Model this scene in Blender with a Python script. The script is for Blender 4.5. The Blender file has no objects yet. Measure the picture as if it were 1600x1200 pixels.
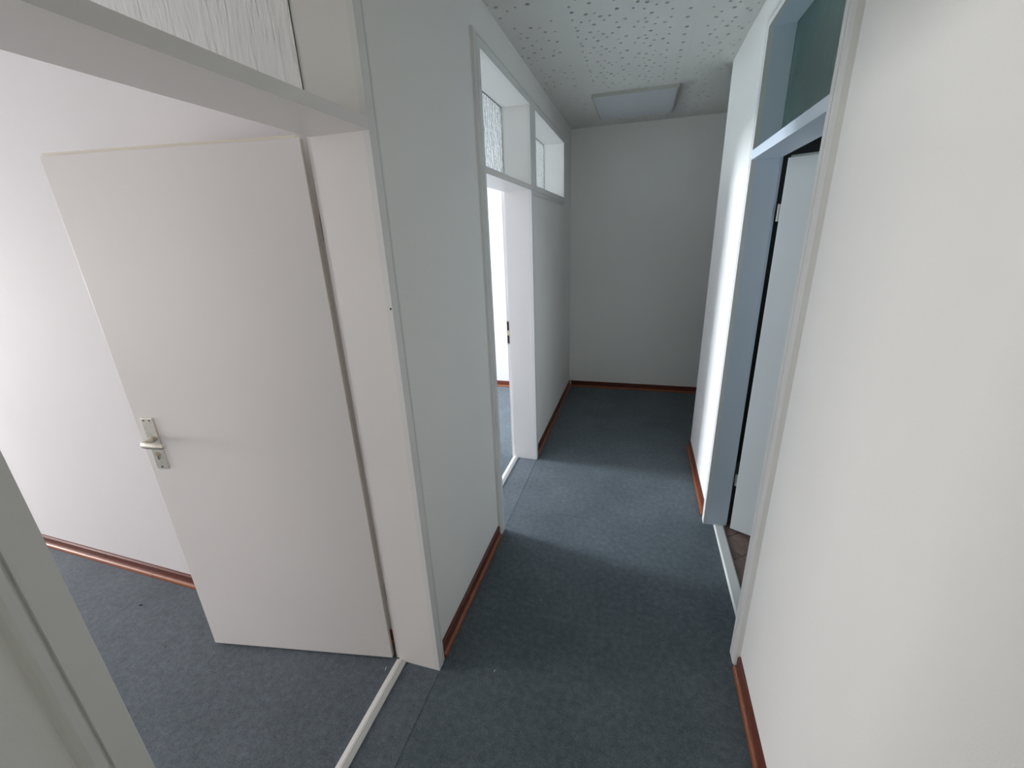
import bpy, bmesh, math, random
from mathutils import Vector, Matrix
from mathutils.geometry import delaunay_2d_cdt

sc = bpy.context.scene
COL = sc.collection

# ------------------------------------------------------------------ camera
cam_data = bpy.data.cameras.new('camera')
cam_data.sensor_width = 36.0
cam_data.lens = 660.945 * 36.0 / 1600.0
cam_data.clip_start = 0.02
cam = bpy.data.objects.new('camera', cam_data)
cam.location = (0, 0, 1.7238)
cam.rotation_euler = (1.2349, 0.0378, 0.2815)
COL.objects.link(cam)
sc.camera = cam

# ------------------------------------------------------------------ world, daylight, exposure
W = bpy.data.worlds.new('overcast_sky')
sc.world = W
W.use_nodes = True
W.node_tree.nodes['Background'].inputs[0].default_value = (0.80, 0.88, 1.0, 1)
W.node_tree.nodes['Background'].inputs[1].default_value = 1.0

def window_light(name, y0, y1, z0, z1, x, watts, col):
    d = bpy.data.lights.new(name, 'AREA')
    d.shape = 'RECTANGLE'
    d.size = z1 - z0
    d.size_y = y1 - y0
    d.energy = watts
    d.color = col
    o = bpy.data.objects.new(name, d)
    o.location = (x, (y0 + y1) / 2, (z0 + z1) / 2)
    o.rotation_euler = (0, -math.pi / 2, 0)      # shines towards +X
    COL.objects.link(o)
    return o

XW = -6.6
WIN1 = (-1.7, 0.95, 0.70, 2.00)       # y0, y1, z0, z1 of the window of the first room
WIN2 = (2.60, 3.65, 0.90, 2.25)      # window of the second room
window_light('daylight_first_room', *WIN1, XW + 0.08, 129, (1.0, 0.965, 0.94))
window_light('daylight_second_room', *WIN2, XW + 0.08, 315, (0.86, 0.93, 1.0))
# weak fill lamp added behind the camera, in front of the closed end wall
BACKLIGHT = window_light('fill_light_behind_camera', -0.45, 0.25, 0.9, 2.1, 0.0, 3.5, (0.96, 1.0, 0.88))
BACKLIGHT.location = (-0.12, -2.40, 1.5)
BACKLIGHT.rotation_euler = (math.pi / 2, 0, math.pi)     # shines towards +Y
W3L = window_light('daylight_tiled_room', 0.0, 0.8, 1.15, 2.15, 0.0, 15, (0.78, 0.88, 1.0))
W3L.location = (1.65, 1.12, 1.65)
W3L.rotation_euler = (math.pi / 2, 0, math.pi)     # shines towards +Y

vs = sc.view_settings
vs.view_transform = 'Standard'
vs.look = 'None'
vs.gamma = 1.0
vs.use_curve_mapping = False
vs.exposure = 0.66
sc.cycles.max_bounces = 14
sc.cycles.diffuse_bounces = 8
sc.cycles.transmission_bounces = 8
sc.cycles.caustics_refractive = True

# ------------------------------------------------------------------ measures
XL = -0.735      # corridor face of the left wall
XLC = -0.715     # face of the casings on it
XLJ = -0.905     # room-side end of the jamb boards
XLR = -0.915     # room face of the left wall
XR = 0.487
XRC = 0.467
XRJ = 0.587
XRR = 0.600
YB = 4.795
H = 2.706
SL = -0.0247     # the cross walls on the left are a little out of square

# ------------------------------------------------------------------ materials
def new_mat(name):
    m = bpy.data.materials.new(name)
    m.use_nodes = True
    nt = m.node_tree
    return m, nt, nt.nodes['Principled BSDF']

def noise(nt, scale, detail=3, rough=0.5, vec=None):
    n = nt.nodes.new('ShaderNodeTexNoise')
    n.inputs['Scale'].default_value = scale
    n.inputs['Detail'].default_value = detail
    n.inputs['Roughness'].default_value = rough
    if vec is not None:
        nt.links.new(vec, n.inputs['Vector'])
    return n

def objco(nt, scale=None):
    t = nt.nodes.new('ShaderNodeTexCoord')
    if scale is None:
        return t.outputs['Object']
    mp = nt.nodes.new('ShaderNodeMapping')
    mp.inputs['Scale'].default_value = scale
    nt.links.new(t.outputs['Object'], mp.inputs['Vector'])
    return mp.outputs['Vector']

def ramp(nt, fac, stops):
    r = nt.nodes.new('ShaderNodeValToRGB')
    el = r.color_ramp.elements
    el[0].position, el[0].color = stops[0][0], (*stops[0][1], 1)
    el[1].position, el[1].color = stops[-1][0], (*stops[-1][1], 1)
    for p, c in stops[1:-1]:
        e = el.new(p)
        e.color = (*c, 1)
    nt.links.new(fac, r.inputs['Fac'])
    return r.outputs['Color']

def bump(nt, bsdf, h, strength, dist):
    b = nt.nodes.new('ShaderNodeBump')
    b.inputs['Strength'].default_value = strength
    b.inputs['Distance'].default_value = dist
    nt.links.new(h, b.inputs['Height'])
    nt.links.new(b.outputs['Normal'], bsdf.inputs['Normal'])

def paint(name, col, rough=0.6, bscale=260, bstr=0.12, var=0.02):
    m, nt, b = new_mat(name)
    co = objco(nt)
    n1 = noise(nt, 1.3, 3, 0.5, co)
    lo = tuple(c * (1 - var) for c in col)
    hi = tuple(min(1, c * (1 + var)) for c in col)
    nt.links.new(ramp(nt, n1.outputs['Fac'], [(0.3, lo), (0.7, hi)]), b.inputs['Base Color'])
    b.inputs['Roughness'].default_value = rough
    n2 = noise(nt, bscale, 2, 0.6, co)
    bump(nt, b, n2.outputs['Fac'], bstr, 0.001)
    return m

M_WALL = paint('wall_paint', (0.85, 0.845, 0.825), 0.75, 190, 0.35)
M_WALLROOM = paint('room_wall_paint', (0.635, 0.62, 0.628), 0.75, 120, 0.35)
M_WOODWHITE = paint('white_lacquered_wood', (0.81, 0.78, 0.757), 0.38, 60, 0.04)
M_FRAME = paint('frame_paint', (0.76, 0.755, 0.745), 0.42, 70, 0.05)
M_LEAF3 = paint('grey_white_door_paint', (0.55, 0.575, 0.575), 0.45, 60, 0.04)
M_FRAME3 = paint('frame_paint_bluish_light', (0.67, 0.75, 0.85), 0.42, 70, 0.05)  # bluish daylight on the right doorway's reveals is mixed into this colour
M_EDGE = paint('door_edge_paint', (0.60, 0.57, 0.49), 0.5, 70, 0.05)
M_PANEL = paint('ceiling_board_paint', (0.74, 0.745, 0.72), 0.85, 300, 0.2)
M_DIM = paint('dark_teal_wall', (0.58, 0.70, 0.68), 0.6, 90, 0.1)
M_SHADEWALL = paint('gap_shade_wall', (0.045, 0.040, 0.036), 0.6, 90, 0.1)  # shade seen through the gap behind the door leaf, put into the wall colour
M_DARK = paint('dark_void', (0.03, 0.032, 0.035), 0.95, 80, 0.1)

def carpet_mat(name, c_lo, c_mid, c_hi):
    m, nt, b = new_mat(name)
    co = objco(nt)
    a = noise(nt, 210, 3, 0.75, co)
    c = noise(nt, 38, 4, 0.65, co)
    d = noise(nt, 3.2, 3, 0.55, co)
    mx = nt.nodes.new('ShaderNodeMath'); mx.operation = 'MULTIPLY_ADD'
    nt.links.new(a.outputs['Fac'], mx.inputs[0]); mx.inputs[1].default_value = 0.55
    mm = nt.nodes.new('ShaderNodeMath'); mm.operation = 'MULTIPLY_ADD'
    nt.links.new(c.outputs['Fac'], mm.inputs[0]); mm.inputs[1].default_value = 0.28
    md = nt.nodes.new('ShaderNodeMath'); md.operation = 'MULTIPLY'
    nt.links.new(d.outputs['Fac'], md.inputs[0]); md.inputs[1].default_value = 0.17
    nt.links.new(md.outputs[0], mm.inputs[2]); nt.links.new(mm.outputs[0], mx.inputs[2])
    nt.links.new(ramp(nt, mx.outputs[0], [(0.36, c_lo), (0.5, c_mid), (0.66, c_hi)]), b.inputs['Base Color'])
    b.inputs['Roughness'].default_value = 0.95
    b.inputs['Specular IOR Level'].default_value = 0.15
    b.inputs['Sheen Weight'].default_value = 0.15
    b.inputs['Sheen Roughness'].default_value = 0.6
    bump(nt, b, mx.outputs[0], 0.55, 0.003)
    return m

M_CARPET = carpet_mat('blue_grey_carpet', (0.038, 0.055, 0.066), (0.080, 0.104, 0.120), (0.158, 0.190, 0.212))
M_CARPET2 = carpet_mat('blue_grey_doorway_carpet', (0.050, 0.066, 0.079), (0.096, 0.118, 0.138), (0.165, 0.192, 0.217))

def wood_mat(name, lo, hi, rough):
    m, nt, b = new_mat(name)
    co = objco(nt, (6, 6, 60))
    n = noise(nt, 3, 4, 0.6, co)
    nt.links.new(ramp(nt, n.outputs['Fac'], [(0.3, lo), (0.7, hi)]), b.inputs['Base Color'])
    b.inputs['Roughness'].default_value = rough
    bump(nt, b, n.outputs['Fac'], 0.1, 0.001)
    return m

M_SKIRT = wood_mat('red_brown_skirting', (0.085, 0.020, 0.012), (0.14, 0.034, 0.018), 0.32)
M_FOOT = wood_mat('orange_brown_foot_strip', (0.20, 0.060, 0.025), (0.31, 0.10, 0.040), 0.34)

def metal_mat(name, col, rough):
    m, nt, b = new_mat(name)
    n = noise(nt, 90, 2, 0.5, objco(nt))
    lo = tuple(c * 0.88 for c in col)
    nt.links.new(ramp(nt, n.outputs['Fac'], [(0.3, lo), (0.7, col)]), b.inputs['Base Color'])
    b.inputs['Metallic'].default_value = 1.0
    b.inputs['Roughness'].default_value = rough
    return m

M_CREAM = paint('cream_door_rebate_paint', (0.82, 0.77, 0.66), 0.5, 70, 0.05)
M_CHAMP = metal_mat('champagne_anodised_aluminium', (0.84, 0.80, 0.70), 0.36)
M_BRASS = metal_mat('worn_brass', (0.62, 0.52, 0.36), 0.38)
M_STEEL = metal_mat('hinge_steel', (0.55, 0.54, 0.52), 0.4)
M_ALU = paint('white_grey_threshold', (0.66, 0.66, 0.64), 0.40, 120, 0.05)

def glass_mat(name, tint, rough, bstr, scl, wstr=0.0):
    m, nt, b = new_mat(name)
    b.inputs['Base Color'].default_value = (*tint, 1)
    b.inputs['Transmission Weight'].default_value = 1.0
    b.inputs['Roughness'].default_value = rough
    b.inputs['IOR'].default_value = 1.45
    co = objco(nt, scl)
    n = noise(nt, 1.0, 3, 0.6, co)
    bump(nt, b, n.outputs['Fac'], bstr, 0.02)
    return m

M_GLASS = glass_mat('ribbed_ornamental_glass', (0.97, 1.0, 0.97), 0.28, 0.26, (50, 70, 9))
M_GLASS2 = glass_mat('rippled_ornamental_glass', (0.92, 0.98, 0.95), 0.16, 0.65, (44, 38, 20))
M_GLASS3 = glass_mat('green_ornamental_glass', (0.68, 1.0, 0.90), 0.28, 0.22, (40, 50, 14))

def diffuser_mat():
    m, nt, b = new_mat('opal_prismatic_diffuser')
    b.inputs['Base Color'].default_value = (0.60, 0.63, 0.68, 1)
    b.inputs['Roughness'].default_value = 0.35
    n = nt.nodes.new('ShaderNodeTexVoronoi')
    n.inputs['Scale'].default_value = 130
    nt.links.new(objco(nt), n.inputs['Vector'])
    bump(nt, b, n.outputs['Distance'], 0.25, 0.002)
    return m
M_DIFF = diffuser_mat()

def tile_mat():
    m, nt, b = new_mat('brown_stone_tile')
    n = noise(nt, 14, 5, 0.65, objco(nt))
    nt.links.new(ramp(nt, n.outputs['Fac'], [(0.3, (0.10, 0.062, 0.050)), (0.7, (0.20, 0.135, 0.110))]), b.inputs['Base Color'])
    b.inputs['Roughness'].default_value = 0.45
    return m
M_TILE = tile_mat()
M_GROUT = paint('tile_grout', (0.30, 0.25, 0.22), 0.9, 200, 0.2)

# ------------------------------------------------------------------ helpers
def link(name, bm, mat, parent=None, smooth=False):
    me = bpy.data.meshes.new(name)
    bmesh.ops.recalc_face_normals(bm, faces=bm.faces)
    bm.to_mesh(me)
    bm.free()
    if smooth:
        for p in me.polygons:
            p.use_smooth = True
    for mm in (mat if isinstance(mat, (list, tuple)) else [mat]):
        me.materials.append(mm)
    o = bpy.data.objects.new(name, me)
    COL.objects.link(o)
    if parent is not None:
        o.parent = parent
    return o

def tag(o, label=None, cat=None, kind=None, group=None):
    if label: o['label'] = label
    if cat: o['category'] = cat
    if kind: o['kind'] = kind
    if group: o['group'] = group
    return o

def empty(name, loc=(0, 0, 0), rz=0.0):
    o = bpy.data.objects.new(name, None)
    o.location = loc
    o.rotation_euler = (0, 0, rz)
    o.empty_display_size = 0.1
    COL.objects.link(o)
    return o

def box(bm, x0, x1, y0, y1, z0, z1, bev=0.0):
    r = bmesh.ops.create_cube(bm, size=1.0)
    v = r['verts']
    for p in v:
        p.co = Vector(((x0 + x1) / 2 + p.co.x * (x1 - x0), (y0 + y1) / 2 + p.co.y * (y1 - y0), (z0 + z1) / 2 + p.co.z * (z1 - z0)))
    if bev > 0:
        es = list({e for p in v for e in p.link_edges})
        bmesh.ops.bevel(bm, geom=es, offset=bev, segments=2, profile=0.5, affect='EDGES')

def boxobj(name, dims, mat, parent=None, bev=0.0):
    bm = bmesh.new()
    box(bm, *dims, bev=bev)
    return link(name, bm, mat, parent)

def wall_cells(name, axis, a, b, us, vs_, solid, mat, parent=None, skew=0.0):
    """One clean wall body between planes a and b of the axis, made of grid cells (u, z) where solid(i, j)."""
    bm = bmesh.new()
    cache = {}
    def vert(side, i, j):
        k = (side, i, j)
        if k not in cache:
            t = (a, b)[side]
            u, z = us[i], vs_[j]
            if axis == 'x':
                co = (t, u, z)
            else:
                co = (u, t + skew * u, z)
            cache[k] = bm.verts.new(co)
        return cache[k]
    nu, nv = len(us) - 1, len(vs_) - 1
    ok = lambda i, j: 0 <= i < nu and 0 <= j < nv and solid((us[i] + us[i+1]) / 2, (vs_[j] + vs_[j+1]) / 2)
    for i in range(nu):
        for j in range(nv):
            if not ok(i, j):
                continue
            for s in (0, 1):
                bm.faces.new([vert(s, i, j), vert(s, i+1, j), vert(s, i+1, j+1), vert(s, i, j+1)])
            for (di, dj, p, q) in ((-1, 0, (i, j), (i, j+1)), (1, 0, (i+1, j), (i+1, j+1)), (0, -1, (i, j), (i+1, j)), (0, 1, (i, j+1), (i+1, j+1))):
                if not ok(i+di, j+dj):
                    bm.faces.new([vert(0, *p), vert(0, *q), vert(1, *q), vert(1, *p)])
    return link(name, bm, mat, parent)

def casing_sweep(name, path, face_x, sgn, prof, mat, parent, closed=False):
    """Sweep a moulding profile [(outwards, proud)] along (y, z) points in a wall plane; outwards is to the left of travel."""
    bm = bmesh.new()
    n = len(path)
    P = [Vector(p) for p in path]
    rings = []
    for i in range(n):
        def nrm(p, q):
            d = (q - p).normalized()
            return Vector((-d.y, d.x))
        if closed or 0 < i < n - 1:
            n1, n2 = nrm(P[i-1], P[i]), nrm(P[i], P[(i+1) % n])
            m = (n1 + n2) / (1 + n1.dot(n2))
        elif i == 0:
            m = nrm(P[0], P[1])
        else:
            m = nrm(P[-2], P[-1])
        rings.append([bm.verts.new((face_x + sgn * h, P[i].x + m.x * w, P[i].y + m.y * w)) for w, h in prof])
    k = len(prof)
    for i in range(n if closed else n - 1):
        r1, r2 = rings[i], rings[(i+1) % n]
        for j in range(k):
            bm.faces.new([r1[j], r1[(j+1) % k], r2[(j+1) % k], r2[j]])
    if not closed:
        bm.faces.new(rings[0]); bm.faces.new(rings[-1])
    return link(name, bm, mat, parent)

def prism(bm, prof, p0, p1, out):
    """Extrude profile [(out, up)] from p0 to p1 on the floor; out = unit vector away from the wall."""
    o = Vector((out[0], out[1], 0))
    a = [bm.verts.new(Vector((p0[0], p0[1], 0)) + o * u + Vector((0, 0, z))) for u, z in prof]
    b = [bm.verts.new(Vector((p1[0], p1[1], 0)) + o * u + Vector((0, 0, z))) for u, z in prof]
    k = len(prof)
    for j in range(k):
        bm.faces.new([a[j], a[(j+1) % k], b[(j+1) % k], b[j]])
    bm.faces.new(a); bm.faces.new(b)

SK_H = 0.070
def baseboard(name, p0, p1, out, label, splits=()):
    bm = bmesh.new()
    prism(bm, [(0.0, 0.0), (0.011, 0.0), (0.011, SK_H - 0.008), (0.006, SK_H), (0.0, SK_H)], p0, p1, out)
    o = link(name, bm, M_SKIRT)
    tag(o, label, 'skirting board', 'structure')
    P0, P1 = Vector((*p0, 0)), Vector((*p1, 0))
    cuts = [0.0] + list(splits) + [1.0]
    L = (P1 - P0).length
    for a, b in zip(cuts[:-1], cuts[1:]):
        bm = bmesh.new()
        q0 = P0.lerp(P1, a + (0.001 / L if a else 0)); q1 = P0.lerp(P1, b - (0.001 / L if b < 1 else 0))
        prism(bm, [(0.011, 0.0), (0.024, 0.0), (0.024, 0.010), (0.021, 0.016), (0.016, 0.0195), (0.011, 0.021)], q0.xy, q1.xy, out)
        link('foot_strip', bm, M_FOOT, o)
    return o

# ================================================================== FLOORS
bm = bmesh.new()
vx = [(-0.745, -2.5), (0.53, -2.5), (0.53, 3.36), (3.0, 3.36), (3.0, YB + 0.1), (-0.745, YB + 0.1)]
lo = [bm.verts.new((x, y, -0.05)) for x, y in vx]
hi = [bm.verts.new((x, y, 0.0)) for x, y in vx]
bm.faces.new(lo); bm.faces.new(hi)
for i in range(len(vx)):
    j = (i + 1) % len(vx)
    bm.faces.new([lo[i], lo[j], hi[j], hi[i]])
floor = tag(link('floor', bm, M_CARPET), 'blue-grey needle-felt carpet running down the corridor', 'floor', 'structure')
# carpet pieces laid in the two left doorways, a shade lighter than the corridor carpet
for y0, y1 in ((0.24, 1.16), (2.055, 2.99)):
    boxobj('carpet_piece', (-0.90, XLC - 0.0015, y0, y1, -0.045, 0.0010), M_CARPET2, floor)
fl1 = tag(boxobj('floor_left_room', (XW, -0.90, -3.0, 1.28, -0.05, -0.001), M_CARPET2),
          'blue-grey carpet in the room behind the open white door', 'floor', 'structure')
fl2 = tag(boxobj('floor_second_left_room', (XW, -0.90, 1.28, 4.80, -0.05, -0.001), M_CARPET),
          'bright blue-grey carpet seen through the second left doorway', 'floor', 'structure')

# tiled floor of the right-hand room: diagonal tiles, each its own piece
X3A, X3B, Y3A, Y3B = 0.575, 2.4, 1.35, 3.30
grout = tag(boxobj('floor_right_room', (0.53, X3B, 1.2, 3.36, -0.05, -0.006), M_GROUT),
            'brown diagonally tiled floor just inside the right-hand doorway', 'floor', 'structure')
def clip(poly, f):
    out = []
    for i in range(len(poly)):
        a, b = poly[i], poly[(i+1) % len(poly)]
        fa, fb = f(a), f(b)
        if fa >= 0: out.append(a)
        if (fa >= 0) != (fb >= 0):
            t = fa / (fa - fb)
            out.append((a[0] + (b[0] - a[0]) * t, a[1] + (b[1] - a[1]) * t))
    return out
S, G = 0.15, 0.004
ang = math.radians(38)
ca, sa = math.cos(ang), math.sin(ang)
for i in range(-14, 15):
    for j in range(-14, 15):
        c = []
        for (u, v) in ((0, 0), (1, 0), (1, 1), (0, 1)):
            p = (i + u) * S + (G / 2 if u == 0 else -G / 2)
            q = (j + v) * S + (G / 2 if v == 0 else -G / 2)
            c.append((0.62 + 0.55 + p * ca - q * sa, 2.2 + p * sa + q * ca))
        for f in (lambda t: t[0] - X3A, lambda t: 1.75 - t[0], lambda t: t[1] - 1.50, lambda t: 2.95 - t[1]):
            if len(c) >= 3: c = clip(c, f)
        if len(c) < 3: continue
        area = abs(sum(c[k][0] * c[(k+1) % len(c)][1] - c[(k+1) % len(c)][0] * c[k][1] for k in range(len(c)))) / 2
        if area < 3e-4: continue
        bm = bmesh.new()
        a = [bm.verts.new((x, y, -0.006)) for x, y in c]
        b = [bm.verts.new((x, y, 0.0)) for x, y in c]
        bm.faces.new(a); bm.faces.new(b)
        for k in range(len(c)):
            l = (k + 1) % len(c)
            bm.faces.new([a[k], a[l], b[l], b[k]])
        link('tile', bm, M_TILE, grout)

# ================================================================== WALLS
D1 = (0.259, 1.136); D2 = (2.076, 2.970); W3 = (3.124, 4.252)
ZB = 2.0065; ZBT = 2.0375; ZT = 2.4944
T = 0.02
ys = [-2.5, D1[0]-T, D1[1]+T, D2[0]-T, D2[1]+T, W3[0]-T, W3[1]+T, YB]
zs = [0.0, 2.0452 - T, ZT + T, H + 0.05]
def solid_left(y, z):
    if D1[0]-T < y < D1[1]+T and z < ZT + T: return False
    if D2[0]-T < y < D2[1]+T and z < ZT + T: return False
    if W3[0]-T < y < W3[1]+T and 2.0452 - T < z < ZT + T: return False
    return True
tag(wall_cells('wall_left', 'x', XL, XLR, ys, zs, solid_left, M_WALL),
    'grey-white corridor wall with the two left doorways and high side window', 'wall', 'structure')

D3 = (1.5314, 2.4143); ZB3 = 2.0148; ZBT3 = 2.0554; ZT3 = 2.5198
ys3 = [-2.5, D3[0]-T, D3[1]+T, 3.430]
zs3 = [0.0, ZT3 + T, H + 0.05]
tag(wall_cells('wall_right', 'x', XR, XRR, ys3, zs3, lambda y, z: not (D3[0]-T < y < D3[1]+T and z < ZT3 + T), M_WALL),
    'bright white corridor wall on the right, broken by the tiled room doorway', 'wall', 'structure')
tag(boxobj('wall_back', (XLR, 3.0, YB, YB + 0.12, 0, H + 0.05), M_WALL),
    'shaded grey-white wall closing the far end of the corridor', 'wall', 'structure')
tag(boxobj('wall_front', (XLR, XRR, -2.62, -2.5, 0, H + 0.05), M_WALL),
    'corridor end wall behind the camera', 'wall', 'structure')
tag(boxobj('wall_side_passage', (XRR, 3.0, 3.31, 3.43, 0, H + 0.05), M_WALL),
    'wall of the side passage round the far right corner', 'wall', 'structure')
tag(boxobj('wall_passage_end', (3.0, 3.1, 3.31, YB + 0.12, 0, H + 0.05), M_WALL),
    'end wall of the side passage', 'wall', 'structure')
# left rooms
def yroom1(x): return 1.1836 + 0.022 + SL * (x + 0.715)
def yroom2(x): return 4.611 + 0.026 + SL * (x + 1.5)
bm = bmesh.new()
def slab_y(bm, x0, x1, f, th, z0, z1):
    c = [(x0, f(x0)), (x1, f(x1)), (x1, f(x1) + th), (x0, f(x0) + th)]
    a = [bm.verts.new((x, y, z0)) for x, y in c]
    b = [bm.verts.new((x, y, z1)) for x, y in c]
    bm.faces.new(a); bm.faces.new(b)
    for k in range(4):
        l = (k + 1) % 4
        bm.faces.new([a[k], a[l], b[l], b[k]])
slab_y(bm, XW, XLR, yroom1, 0.10, 0, H + 0.05)
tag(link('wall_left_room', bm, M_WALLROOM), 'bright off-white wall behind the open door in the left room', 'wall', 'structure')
bm = bmesh.new()
slab_y(bm, XW, XLR, yroom2, 0.10, 0, H + 0.05)
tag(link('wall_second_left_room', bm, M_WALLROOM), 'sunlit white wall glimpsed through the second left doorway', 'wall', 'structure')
def window_wall(y0, y1, win, name, label):
    return tag(wall_cells(name, 'x', XW, XW - 0.12, [y0, win[0], win[1], y1], [0, win[2], win[3], H + 0.05],
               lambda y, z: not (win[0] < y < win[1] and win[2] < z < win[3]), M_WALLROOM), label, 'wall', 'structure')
window_wall(-3.0, 1.30, WIN1, 'wall_left_room_outer', 'outer wall with the window of the left room')
window_wall(1.30, 4.85, WIN2, 'wall_second_left_room_outer', 'outer wall with the window of the second left room')
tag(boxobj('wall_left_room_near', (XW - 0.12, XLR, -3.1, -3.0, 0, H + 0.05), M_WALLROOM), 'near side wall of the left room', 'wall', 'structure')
# right room
WIN3 = (1.25, 2.05, 1.15, 2.15)
tag(boxobj('wall_right_room_outer', (2.4, 2.5, 1.2, 3.31, 0, H + 0.05), M_DIM), 'outer wall of the tiled room', 'wall', 'structure')
tag(wall_cells('wall_right_room_near', 'y', 1.1, 1.2, [XRR, WIN3[0], WIN3[1], 2.5], [0, WIN3[2], WIN3[3], H + 0.05],
    lambda x, z: not (WIN3[0] < x < WIN3[1] and WIN3[2] < z < WIN3[3]), M_DIM), 'near side wall of the tiled room', 'wall', 'structure')
tag(boxobj('wall_right_room_far', (XRR, 2.4, 3.27, 3.31, 0, H), M_SHADEWALL), 'far wall of the tiled room, coloured dark for the shade behind the door', 'wall', 'structure')
# ceilings of the rooms
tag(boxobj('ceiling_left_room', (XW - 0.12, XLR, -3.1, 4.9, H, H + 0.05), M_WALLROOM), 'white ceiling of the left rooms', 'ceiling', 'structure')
tag(boxobj('ceiling_right_room', (XRR, 2.5, 1.1, 3.31, H, H + 0.05), M_DIM), 'white ceiling of the tiled room', 'ceiling', 'structure')

# ================================================================== CORRIDOR CEILING: perforated acoustic panels
ceil = tag(boxobj('ceiling', (XLR, 3.0, -2.6, YB + 0.1, H + 0.05, H + 0.10), M_DARK),
           'corridor ceiling of white acoustic panels with scattered round holes', 'ceiling', 'structure')
CEN = "35,93,S 39,180,S 43,17,B 74,131,S 104,60,B 116,127,S 131,179,B 145,62,S 167,104,B 182,150,S 212,111,S 241,195,S 248,57,B 281,175,B 323,80,S 343,27,B 371,105,S 377,2,S 384,48,B 405,158,B 425,85,S 434,20,S 471,86,B 498,37,S 499,156,S 576,71,B 581,181,B"
RGT = "65,11,S 92,125,B 107,73,S 131,183,S 161,52,B 177,5,S 185,166,B 222,84,S 243,113,B 262,48,S"
LFT = "313,288,B 315,180,B 316,423,S 332,566,S 344,462,B 351,316,B 365,194,S 368,70,S 383,141,S 383,514,S 391,404,B 401,200,B 403,306,B 427,494,S 440,257,S 441,369,S 444,95,B 480,235,S 486,486,B 487,114,S 502,275,S 505,168,B 505,412,S 530,454,B 531,611,B 540,306,B 553,183,S 556,61,S"
def parse(s, rep):
    out = []
    for t in s.split():
        u, v, k = t.split(',')
        for r in range(rep):
            y = int(v) / 1000 + 0.2 * r
            if y < 0.612: out.append((int(u) / 1000, y, 0.0104 if k == 'B' else 0.0071))
    return out
PAN = 0.62
def perforated(x0, y0, x1, y1, holes, th=0.012):
    """A panel with real round through-holes; local origin at (x0, y0)."""
    w, d = x1 - x0, y1 - y0
    g = 0.0002
    hs = []
    for (hx, hy, r) in holes:
        if r + 0.002 < hx < w - r - 0.002 and r + 0.002 < hy < d - r - 0.002:
            if all((hx - a) ** 2 + (hy - b) ** 2 > (r + c + 0.002) ** 2 for a, b, c in hs):
                hs.append((hx, hy, r))
    co = [Vector((g, g)), Vector((w - g, g)), Vector((w - g, d - g)), Vector((g, d - g))]
    faces = [[0, 1, 2, 3]]
    for hx, hy, r in hs:
        n = 12 if r > 0.006 else 8
        k = len(co)
        co += [Vector((hx + r * math.cos(2 * math.pi * t / n), hy + r * math.sin(2 * math.pi * t / n))) for t in range(n)]
        faces.append(list(range(k, k + n)))
    vo, eo, fo, ov, oe, of = delaunay_2d_cdt(co, [], faces, 1, 1e-6)
    me = bpy.data.meshes.new('ceiling_panel')
    keep = [f for f, src in zip(fo, of) if src == [0] or list(src) == [0]]
    vs2 = [(v.x, v.y, 0.0) for v in vo] + [(v.x, v.y, th) for v in vo]
    nV = len(vo)
    cnt = {}
    for f in keep:
        for a, b in zip(f, f[1:] + f[:1]):
            cnt[(min(a, b), max(a, b))] = cnt.get((min(a, b), max(a, b)), 0) + 1
    F = [list(reversed(f)) for f in keep]
    F += [[a + nV, a, b, b + nV] for (a, b), c in cnt.items() if c == 1]
    me.from_pydata(vs2, [], F)
    bm = bmesh.new(); bm.from_mesh(me)
    bmesh.ops.recalc_face_normals(bm, faces=bm.faces)
    bm.to_mesh(me); bm.free()
    me.materials.append(M_PANEL)
    return me
LH = parse(LFT, 1); CH = parse(CEN, 3); RH = parse(RGT, 3)
xcols = [(XL + 0.001, -0.42, LH, XL + 1.04 + 0.001), (-0.42, 0.20, CH, 0.0), (0.20, 0.486, RH, 0.0)]
row_y = [2.43 + PAN * k for k in range(-8, 4)]
cache = {}
def panel(x0, x1, y0, y1, H_, shift, key):
    k = (key, round(y1 - y0, 4))
    if k not in cache:
        cache[k] = perforated(x0, y0, x1, y1, [(a - shift, b, r) for a, b, r in H_])
    o = bpy.data.objects.new('ceiling_panel', cache[k])
    o.location = (x0, y0, H)
    o.parent = ceil
    COL.objects.link(o)
for y0 in row_y:
    y1 = min(y0 + PAN, YB)
    ya = max(y0, -2.5)
    for n, (x0, x1, Hs, sh) in enumerate(xcols):
        if n == 2 and y1 > 3.43: x1 = 0.82
        panel(x0, x1, ya, y1, Hs, sh, (n, x1))
    if y1 > 3.43:
        for q in range(4):
            xa = 0.82 + PAN * q
            panel(xa, min(xa + PAN, 3.0), ya, y1, CH, 0.0, ('far', round(min(PAN, 3.0 - xa), 3)))

# ================================================================== CEILING LIGHT
M_HOUSING = paint('aged_enamel_housing', (0.46, 0.47, 0.43), 0.45, 80, 0.03)
lamp = tag(empty('ceiling_light', (-0.11, 4.085, H)), 'rectangular unlit office light with flat opal cover on the perforated ceiling', 'lamp')
bm = bmesh.new()
s = 0.310
sy = 0.345
def ring(z, a, bm=bm):
    return [bm.verts.new((x * a, y * (a + sy - s), z)) for x, y in ((-1, -1), (1, -1), (1, 1), (-1, 1))]
r0, r1, r2, r3 = ring(0, s), ring(-0.024, s), ring(-0.024, s - 0.010), ring(-0.018, s - 0.010)
for a, b in ((r0, r1), (r1, r2), (r2, r3)):
    for k in range(4):
        l = (k + 1) % 4
        bm.faces.new([a[k], a[l], b[l], b[k]])
bm.faces.new(r0)
link('housing', bm, M_HOUSING, lamp)
boxobj('diffuser', (-s + 0.0105, s - 0.0105, -sy + 0.0105, sy - 0.0105, -0.028, -0.017), M_DIFF, lamp, bev=0.002)
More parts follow.
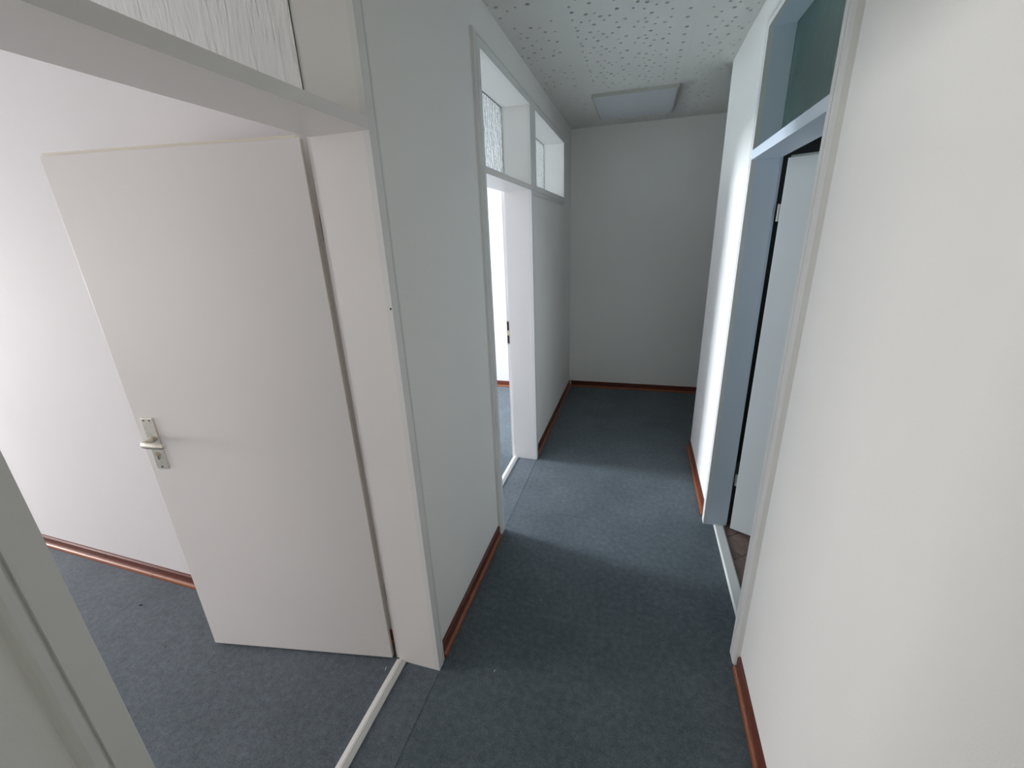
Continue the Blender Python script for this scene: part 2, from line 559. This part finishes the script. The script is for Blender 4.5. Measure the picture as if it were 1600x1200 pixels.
for sx in (-1, 1):
    boxobj('end_clip', (sx * s - 0.003, sx * s + 0.003, -sy - 0.003, -sy + 0.012, -0.029, -0.002), M_STEEL, lamp, bev=0.001)

# ================================================================== DOOR FRAMES
# moulding: flat board, V-groove, lower outer band
PROF = [(0.0, -0.020), (0.0, 0.0), (0.037, 0.0), (0.038, -0.006), (0.0415, -0.006), (0.0425, -0.001), (0.053, -0.002), (0.058, -0.006), (0.060, -0.016), (0.062, -0.020)]

RB = 0.010
RB2 = 0.007
def linings(parent, side, y0, y1, zb, zbt, zt, xf, xj, xr, mat, RB=0.010):
    """jamb boards, head board and transom bar between face plane xf and room-side plane xj, with a rebate out to xr"""
    lf = XL if side < 0 else XR            # the boards stop behind the casing
    a, b = min(lf, xj), max(lf, xj)
    fa, fb = min(xf, xj), max(xf, xj)
    ra, rb = (min(xj, xr), max(xj, xr))
    for (p, q, rp, rq) in ((y0 - T, y0, y0 - T, y0 - RB), (y1, y1 + T, y1 + RB, y1 + T)):
        bm = bmesh.new()
        box(bm, a, b, p, q, 0, zt + T)
        box(bm, ra, rb, rp, rq, 0, zt + T)
        link('jamb', bm, mat, parent)
    boxobj('head', (a, b, y0, y1, zt, zt + T), mat, parent)
    bm = bmesh.new()
    box(bm, fa, fb, y0, y1, zb, zbt)
    link('transom_bar', bm, mat, parent)

def pane(parent, x, y0, y1, z0, z1, mat, name='glass_pane'):
    boxobj(name, (x - 0.002, x + 0.002, y0 + 0.003, y1 - 0.003, z0 + 0.001, z1 - 0.001), mat, parent)
    # thin dark green putty line round the pane
    bm = bmesh.new()
    d = 0.0028
    for (p, q, r, s_) in ((y0, y0 + d, z0, z1), (y1 - d, y1, z0, z1), (y0, y1, z0, z0 + 0.001), (y0, y1, z1 - d, z1)):
        box(bm, x - 0.003, x + 0.003, p, q, r, s_)
    link('putty', bm, M_PUTTY, parent)
M_PUTTY = paint('dark_green_putty', (0.09, 0.13, 0.10), 0.8, 90, 0.1)

# ---- door 1 (open leaf) ------------------------------------------------
d1 = tag(empty('door_1', (0, 0, 0)), 'plain white flush door standing wide open into the left room, with its frame and transom', 'door', 'structure')
linings(d1, -1, D1[0], D1[1], ZB, ZBT, ZT, XLC, XLJ, -0.925, M_WOODWHITE)
casing_sweep('casing', [(D1[0], 0), (D1[0], ZT), (D1[1], ZT), (D1[1], 0)], XLC, 1, PROF, M_FRAME, d1)
casing_sweep('room_casing', [(D1[0] - T, 0), (D1[0] - T, ZT + T), (D1[1] + T, ZT + T), (D1[1] + T, 0)], -0.915, -1,
             [(0, 0.0), (0, 0.009), (0.034, 0.009), (0.034, 0.0)], M_FRAME, d1)
pane(d1, -0.902, D1[0], D1[1], ZBT, ZT, M_GLASS)
bm = bmesh.new()
prism(bm, [(0, 0), (0.045, 0), (0.045, 0.005), (0.034, 0.009), (0.029, 0.009), (0.027, 0.0115), (0.018, 0.0115), (0.015, 0.008), (0, 0.004)], (-0.918, D1[0]), (-0.918, D1[1]), (1, 0))
link('threshold', bm, M_ALU, d1)

TH1 = 3.3067
leaf1 = empty('door_leaf', (-0.938, 1.1318, 0), TH1)
leaf1.parent = d1
W1 = 0.8513
# in this frame +X runs from hinge to free edge and +Y looks to the corridor
boxobj('panel_board', (0.0, W1, -0.0160, 0.0, 0.010, 2.0085), M_WOODWHITE, leaf1, bev=0.0012)
boxobj('edge_band', (-0.0006, 0.0, -0.0152, -0.0012, 0.012, 2.006), M_EDGE, leaf1)
boxobj('rebate_lip', (0.022, W1 + 0.012, -0.0400, -0.0162, 0.010, 2.020), M_CREAM, leaf1, bev=0.0015)
# handle: long plate, neck, lever, keyhole, screws
def cyl(bm, p0, p1, r, n=16, r2=None):
    p0, p1 = Vector(p0), Vector(p1)
    d = p1 - p0
    q = d.to_track_quat('Z', 'Y').to_matrix().to_4x4()
    q.translation = (p0 + p1) / 2
    bmesh.ops.create_cone(bm, cap_ends=True, segments=n, radius1=r, radius2=r if r2 is None else r2, depth=d.length, matrix=q)
def tube(bm, pts, radii, n=14, squash=1.0):
    P = [Vector(p) for p in pts]
    rings = []
    for i, p in enumerate(P):
        d = (P[min(i+1, len(P)-1)] - P[max(i-1, 0)]).normalized()
        up = Vector((0, 0, 1))
        a = d.cross(up).normalized(); b = a.cross(d).normalized()
        r = radii[i]
        rings.append([bm.verts.new(p + a * r * squash * math.cos(t * 2 * math.pi / n) + b * r * math.sin(t * 2 * math.pi / n)) for t in range(n)])
    for i in range(len(P) - 1):
        for j in range(n):
            bm.faces.new([rings[i][j], rings[i][(j+1) % n], rings[i+1][(j+1) % n], rings[i+1][j]])
    bm.faces.new(rings[0]); bm.faces.new(rings[-1])
def handle_set(leaf, d0, zc, face, sgn):
    """long-plate lever handle on the face plane (local y=face), pointing back to the hinge"""
    bm = bmesh.new()
    box(bm, d0 - 0.024, d0 + 0.024, min(face, face + sgn * 0.007), max(face, face + sgn * 0.007), 0.928, 1.141, bev=0.0022)
    # key slot, rosette of the lock cylinder and screws belong to the plate
    pl = link('handle_plate', bm, M_CHAMP, leaf)
    for (dx, z, r) in ((0.012, 1.131, 0.0032), (-0.012, 1.131, 0.0032), (0.0, 0.938, 0.0036)):
        b2 = bmesh.new(); cyl(b2, (d0 + dx, face + sgn * 0.0062, z), (d0 + dx, face + sgn * 0.0078, z), r, 10)
        link('screw', b2, M_DARKMETAL, leaf)
    b2 = bmesh.new()
    cyl(b2, (d0, face + sgn * 0.006, 0.992), (d0, face + sgn * 0.0095, 0.992), 0.0085, 18)
    link('lock_cylinder', b2, M_BRASS, leaf)
    b2 = bmesh.new()
    box(b2, d0 - 0.0016, d0 + 0.0016, min(face + sgn * 0.009, face + sgn * 0.0102), max(face + sgn * 0.009, face + sgn * 0.0102), 0.970, 0.987)
    link('key_slot', b2, M_DARKMETAL, leaf)
    b2 = bmesh.new()
    f = lambda u, o, z: (d0 + u, face + sgn * o, z)
    tube(b2, [f(0, .006, zc), f(0, .020, zc), f(0, .038, zc), f(-0.003, .049, zc), f(-0.012, .056, zc), f(-0.030, .058, zc - .001), f(-0.060, .058, zc - .003), f(-0.086, .057, zc - .004), f(-0.095, .054, zc - .004)],
         [.0125, .0098, .0098, .0105, .0115, .0120, .0115, .0105, .0075], squash=0.72)
    link('lever', b2, M_CHAMP, leaf, smooth=True)
M_DARKMETAL = metal_mat('dark_metal', (0.10, 0.09, 0.08), 0.5)
handle_set(leaf1, 0.795, 1.055, 0.0, 1)
handle_set(leaf1, 0.795, 1.055, -0.0400, -1)
for zc in (1.771, 0.346):
    bm = bmesh.new(); cyl(bm, (-0.008, -0.033, zc - 0.038), (-0.008, -0.033, zc + 0.038), 0.0075, 14)
    box(bm, -0.022, 0.0, -0.0365, -0.0345, zc - 0.03, zc + 0.03)
    link('hinge', bm, M_STEEL, leaf1)

# small dark nail hole on the far jamb edge
bm = bmesh.new(); cyl(bm, (XLC - 0.006, D1[1] - 0.0004, 1.529), (XLC - 0.006, D1[1] + 0.002, 1.529), 0.0032, 10)
link('nail_hole', bm, M_DARK, d1)

# ---- door 2 (doorway with transom) -------------------------------------
d2 = tag(empty('door_2', (0, 0, 0)), 'second left doorway, white frame with ornamental glass transom, room beyond glaring bright', 'doorway', 'structure')
linings(d2, -1, D2[0], D2[1], ZB, ZBT, ZT, XLC, XLJ, -0.925, M_WOODWHITE, RB2)
casing_sweep('casing', [(D2[0], 0), (D2[0], ZT), (W3[1], ZT), (W3[1], 2.0452), (D2[1], 2.0452), (D2[1], 0)], XLC, 1, PROF, M_FRAME, d2)
casing_sweep('room_casing', [(D2[0] - T, 0), (D2[0] - T, ZT + T), (D2[1] + T, ZT + T), (D2[1] + T, 0)], -0.915, -1,
             [(0, 0.0), (0, 0.009), (0.034, 0.009), (0.034, 0.0)], M_FRAME, d2)
boxobj('mullion_board', (XL, XLC, D2[1], W3[0], 2.0452, ZT), M_FRAME, d2)
pane(d2, -0.902, D2[0], D2[1], ZBT, ZT, M_GLASS2)
bm = bmesh.new()
prism(bm, [(0, 0), (0.045, 0), (0.045, 0.005), (0.034, 0.009), (0.029, 0.009), (0.027, 0.0115), (0.018, 0.0115), (0.015, 0.008), (0, 0.004)], (-0.916, D2[0]), (-0.916, D2[1]), (1, 0))
link('threshold', bm, M_ALU, d2)
# strike plate let into the rebate of the far jamb
sp = boxobj('strike_plate', (-0.926, -0.906, D2[1] + RB2 - 0.0025, D2[1] + RB2 - 0.0002, 0.955, 1.137), M_BRASS, d2)
for z0, z1 in ((1.062, 1.128), (0.964, 1.024)):
    boxobj('latch_hole', (-0.9235, -0.9085, D2[1] + RB2 - 0.0034, D2[1] + RB2 - 0.0026, z0, z1), M_DARK, sp)

# ---- side window above the wall, past door 2 ---------------------------
w1 = tag(empty('window_1', (0, 0, 0)), 'high interior window with ornamental glass at the far end of the left wall', 'window', 'structure')
bm = bmesh.new(); box(bm, XLR, XL, W3[0] - T, W3[0], 2.0452 - T, ZT + T); link('jamb', bm, M_WOODWHITE, w1)
bm = bmesh.new(); box(bm, XLR, XL, W3[1], W3[1] + T, 2.0452 - T, ZT + T); link('jamb', bm, M_WOODWHITE, w1)
boxobj('head', (XLR, XL, W3[0], W3[1], ZT, ZT + T), M_WOODWHITE, w1)
boxobj('window_sill', (XLR, XL, W3[0], W3[1], 2.0452 - T, 2.0452), M_WOODWHITE, w1)
pane(w1, -0.902, W3[0], W3[1], 2.0452, ZT, M_GLASS2)

# ---- door 3 (right) ----------------------------------------------------
d3 = tag(empty('door_3', (0, 0, 0)), 'right-hand doorway to the tiled room, dark green glass transom, grey door half open inward', 'door', 'structure')
linings(d3, 1, D3[0], D3[1], ZB3, ZBT3, ZT3, XRC, XRJ, XRR, M_FRAME3)
PROF3 = [(0.0, 0.020), (0.0, 0.0), (0.027, 0.0), (0.0275, 0.004), (0.030, 0.004), (0.0305, 0.0), (0.052, 0.0), (0.062, 0.006), (0.070, 0.020)]
# near side and head are wide, far side is narrow
casing_sweep('casing', [(D3[0], 0), (D3[0], ZT3), (D3[1], ZT3), (D3[1], 0)], XRC, 1, PROF3, M_FRAME, d3)
pane(d3, 0.576, D3[0], D3[1], ZBT3, ZT3, M_GLASS3)
bm = bmesh.new()
prism(bm, [(0, 0), (0.057, 0), (0.057, 0.004), (0.050, 0.008), (0.008, 0.010), (0, 0.005)], (0.525, D3[0]), (0.525, D3[1]), (1, 0))
link('threshold', bm, M_ALU, d3)
leaf3 = empty('door_leaf', (0.612, 2.388, 0), math.radians(-25.5))
leaf3.parent = d3
boxobj('panel_board', (0.0, 0.85, 0.0, 0.027, 0.012, 2.010), M_LEAF3, leaf3, bev=0.0012)
boxobj('edge_band', (-0.0006, 0.0, 0.0012, 0.0262, 0.014, 2.008), M_LEAF3, leaf3)
boxobj('rebate_lip', (0.004, 0.862, 0.0272, 0.0400, 0.012, 2.022), M_LEAF3, leaf3, bev=0.0015)
handle_set(leaf3, 0.795, 1.055, 0.0, -1)
for zc in (1.781, 0.334):
    bm = bmesh.new(); cyl(bm, (-0.010, 0.020, zc - 0.038), (-0.010, 0.020, zc + 0.038), 0.0075, 14)
    link('hinge', bm, M_STEEL, leaf3)

# ================================================================== BASEBOARDS
baseboard('baseboard_left', (XL, 1.199), (XL, 2.013), (1, 0), 'red-brown skirting between the two left doorways')
baseboard('baseboard_left_far', (XL, 3.033), (XL, YB), (1, 0), 'dark red-brown skirting on the far stretch of the left wall')
baseboard('baseboard_back', (XL + 0.024, YB), (3.0, YB), (0, -1), 'dark skirting along the far end wall of the corridor')
baseboard('baseboard_right', (XR, -2.5), (XR, 1.4545), (-1, 0), 'red-brown skirting at the foot of the near right wall')
baseboard('baseboard_right_far', (XR, 2.4915), (XR, 3.430), (-1, 0), 'orange-brown skirting on the short white wall past the right doorway')
baseboard('baseboard_left_near', (XL, -2.5), (XL, 0.196), (1, 0), 'skirting of the left wall beside the camera')
def on1(x): return (x, yroom1(x))
baseboard('baseboard_left_room', on1(XW), on1(-0.97), (0, -1), 'glossy red-brown skirting behind the open door in the left room', splits=(0.40, 0.725))
def on2(x): return (x, yroom2(x))
baseboard('baseboard_second_left_room', on2(XW), on2(XLR), (0, -1), 'thin red-brown skirting in the bright second left room')

# ================================================================== SMALL DEBRIS ON THE CARPET
def crumb(x, y, z, r, mat, label, cat, name, seed, flat=0.5):
    random.seed(seed)
    bm = bmesh.new()
    bmesh.ops.create_icosphere(bm, subdivisions=1, radius=r)
    for v in bm.verts:
        v.co = Vector((v.co.x * random.uniform(0.6, 1.5), v.co.y * random.uniform(0.6, 1.3), v.co.z * flat * random.uniform(0.6, 1.1)))
    zmin = min(v.co.z for v in bm.verts)
    o = link(name, bm, mat)
    o.location = (x, y, z - zmin)
    return tag(o, label, cat)
def lint(x, y, z, a, L, label, seed):
    random.seed(seed)
    bm = bmesh.new()
    pts = []
    for k in range(6):
        t = k / 5 - 0.5
        pts.append((t * L * math.cos(a) + random.uniform(-1, 1) * L * 0.08, t * L * math.sin(a) + random.uniform(-1, 1) * L * 0.08, 0.0012))
    tube(bm, pts, [0.0005, 0.0011, 0.0012, 0.0011, 0.0009, 0.0004], n=6)
    o = link('lint', bm, M_LINT)
    o.location = (x, y, z)
    return tag(o, label, 'lint')
M_LINT = paint('white_fluff', (0.75, 0.75, 0.72), 0.95, 300, 0.2)

crumb(-2.371, 1.067, 0.0, 0.007, M_DARK, 'tiny black crumb on the carpet of the left room, near the skirting', 'crumb', 'crumb', 1)
crumb(-1.998, 0.921, 0.0, 0.0035, M_DARK, 'smallest dark speck on the left room carpet, in front of the black crumb', 'crumb', 'crumb', 2)
lint(-0.944, 1.087, 0.0, 1.9, 0.020, 'white thread of fluff between the open door corner and the metal threshold', 3)
lint(-0.489, 1.195, 0.0, 1.4, 0.012, 'white fluff on the corridor carpet just right of the first doorway corner', 4)
lint(-0.380, 1.599, 0.0, 0.4, 0.010, 'white fluff in the middle of the dark corridor carpet', 5)
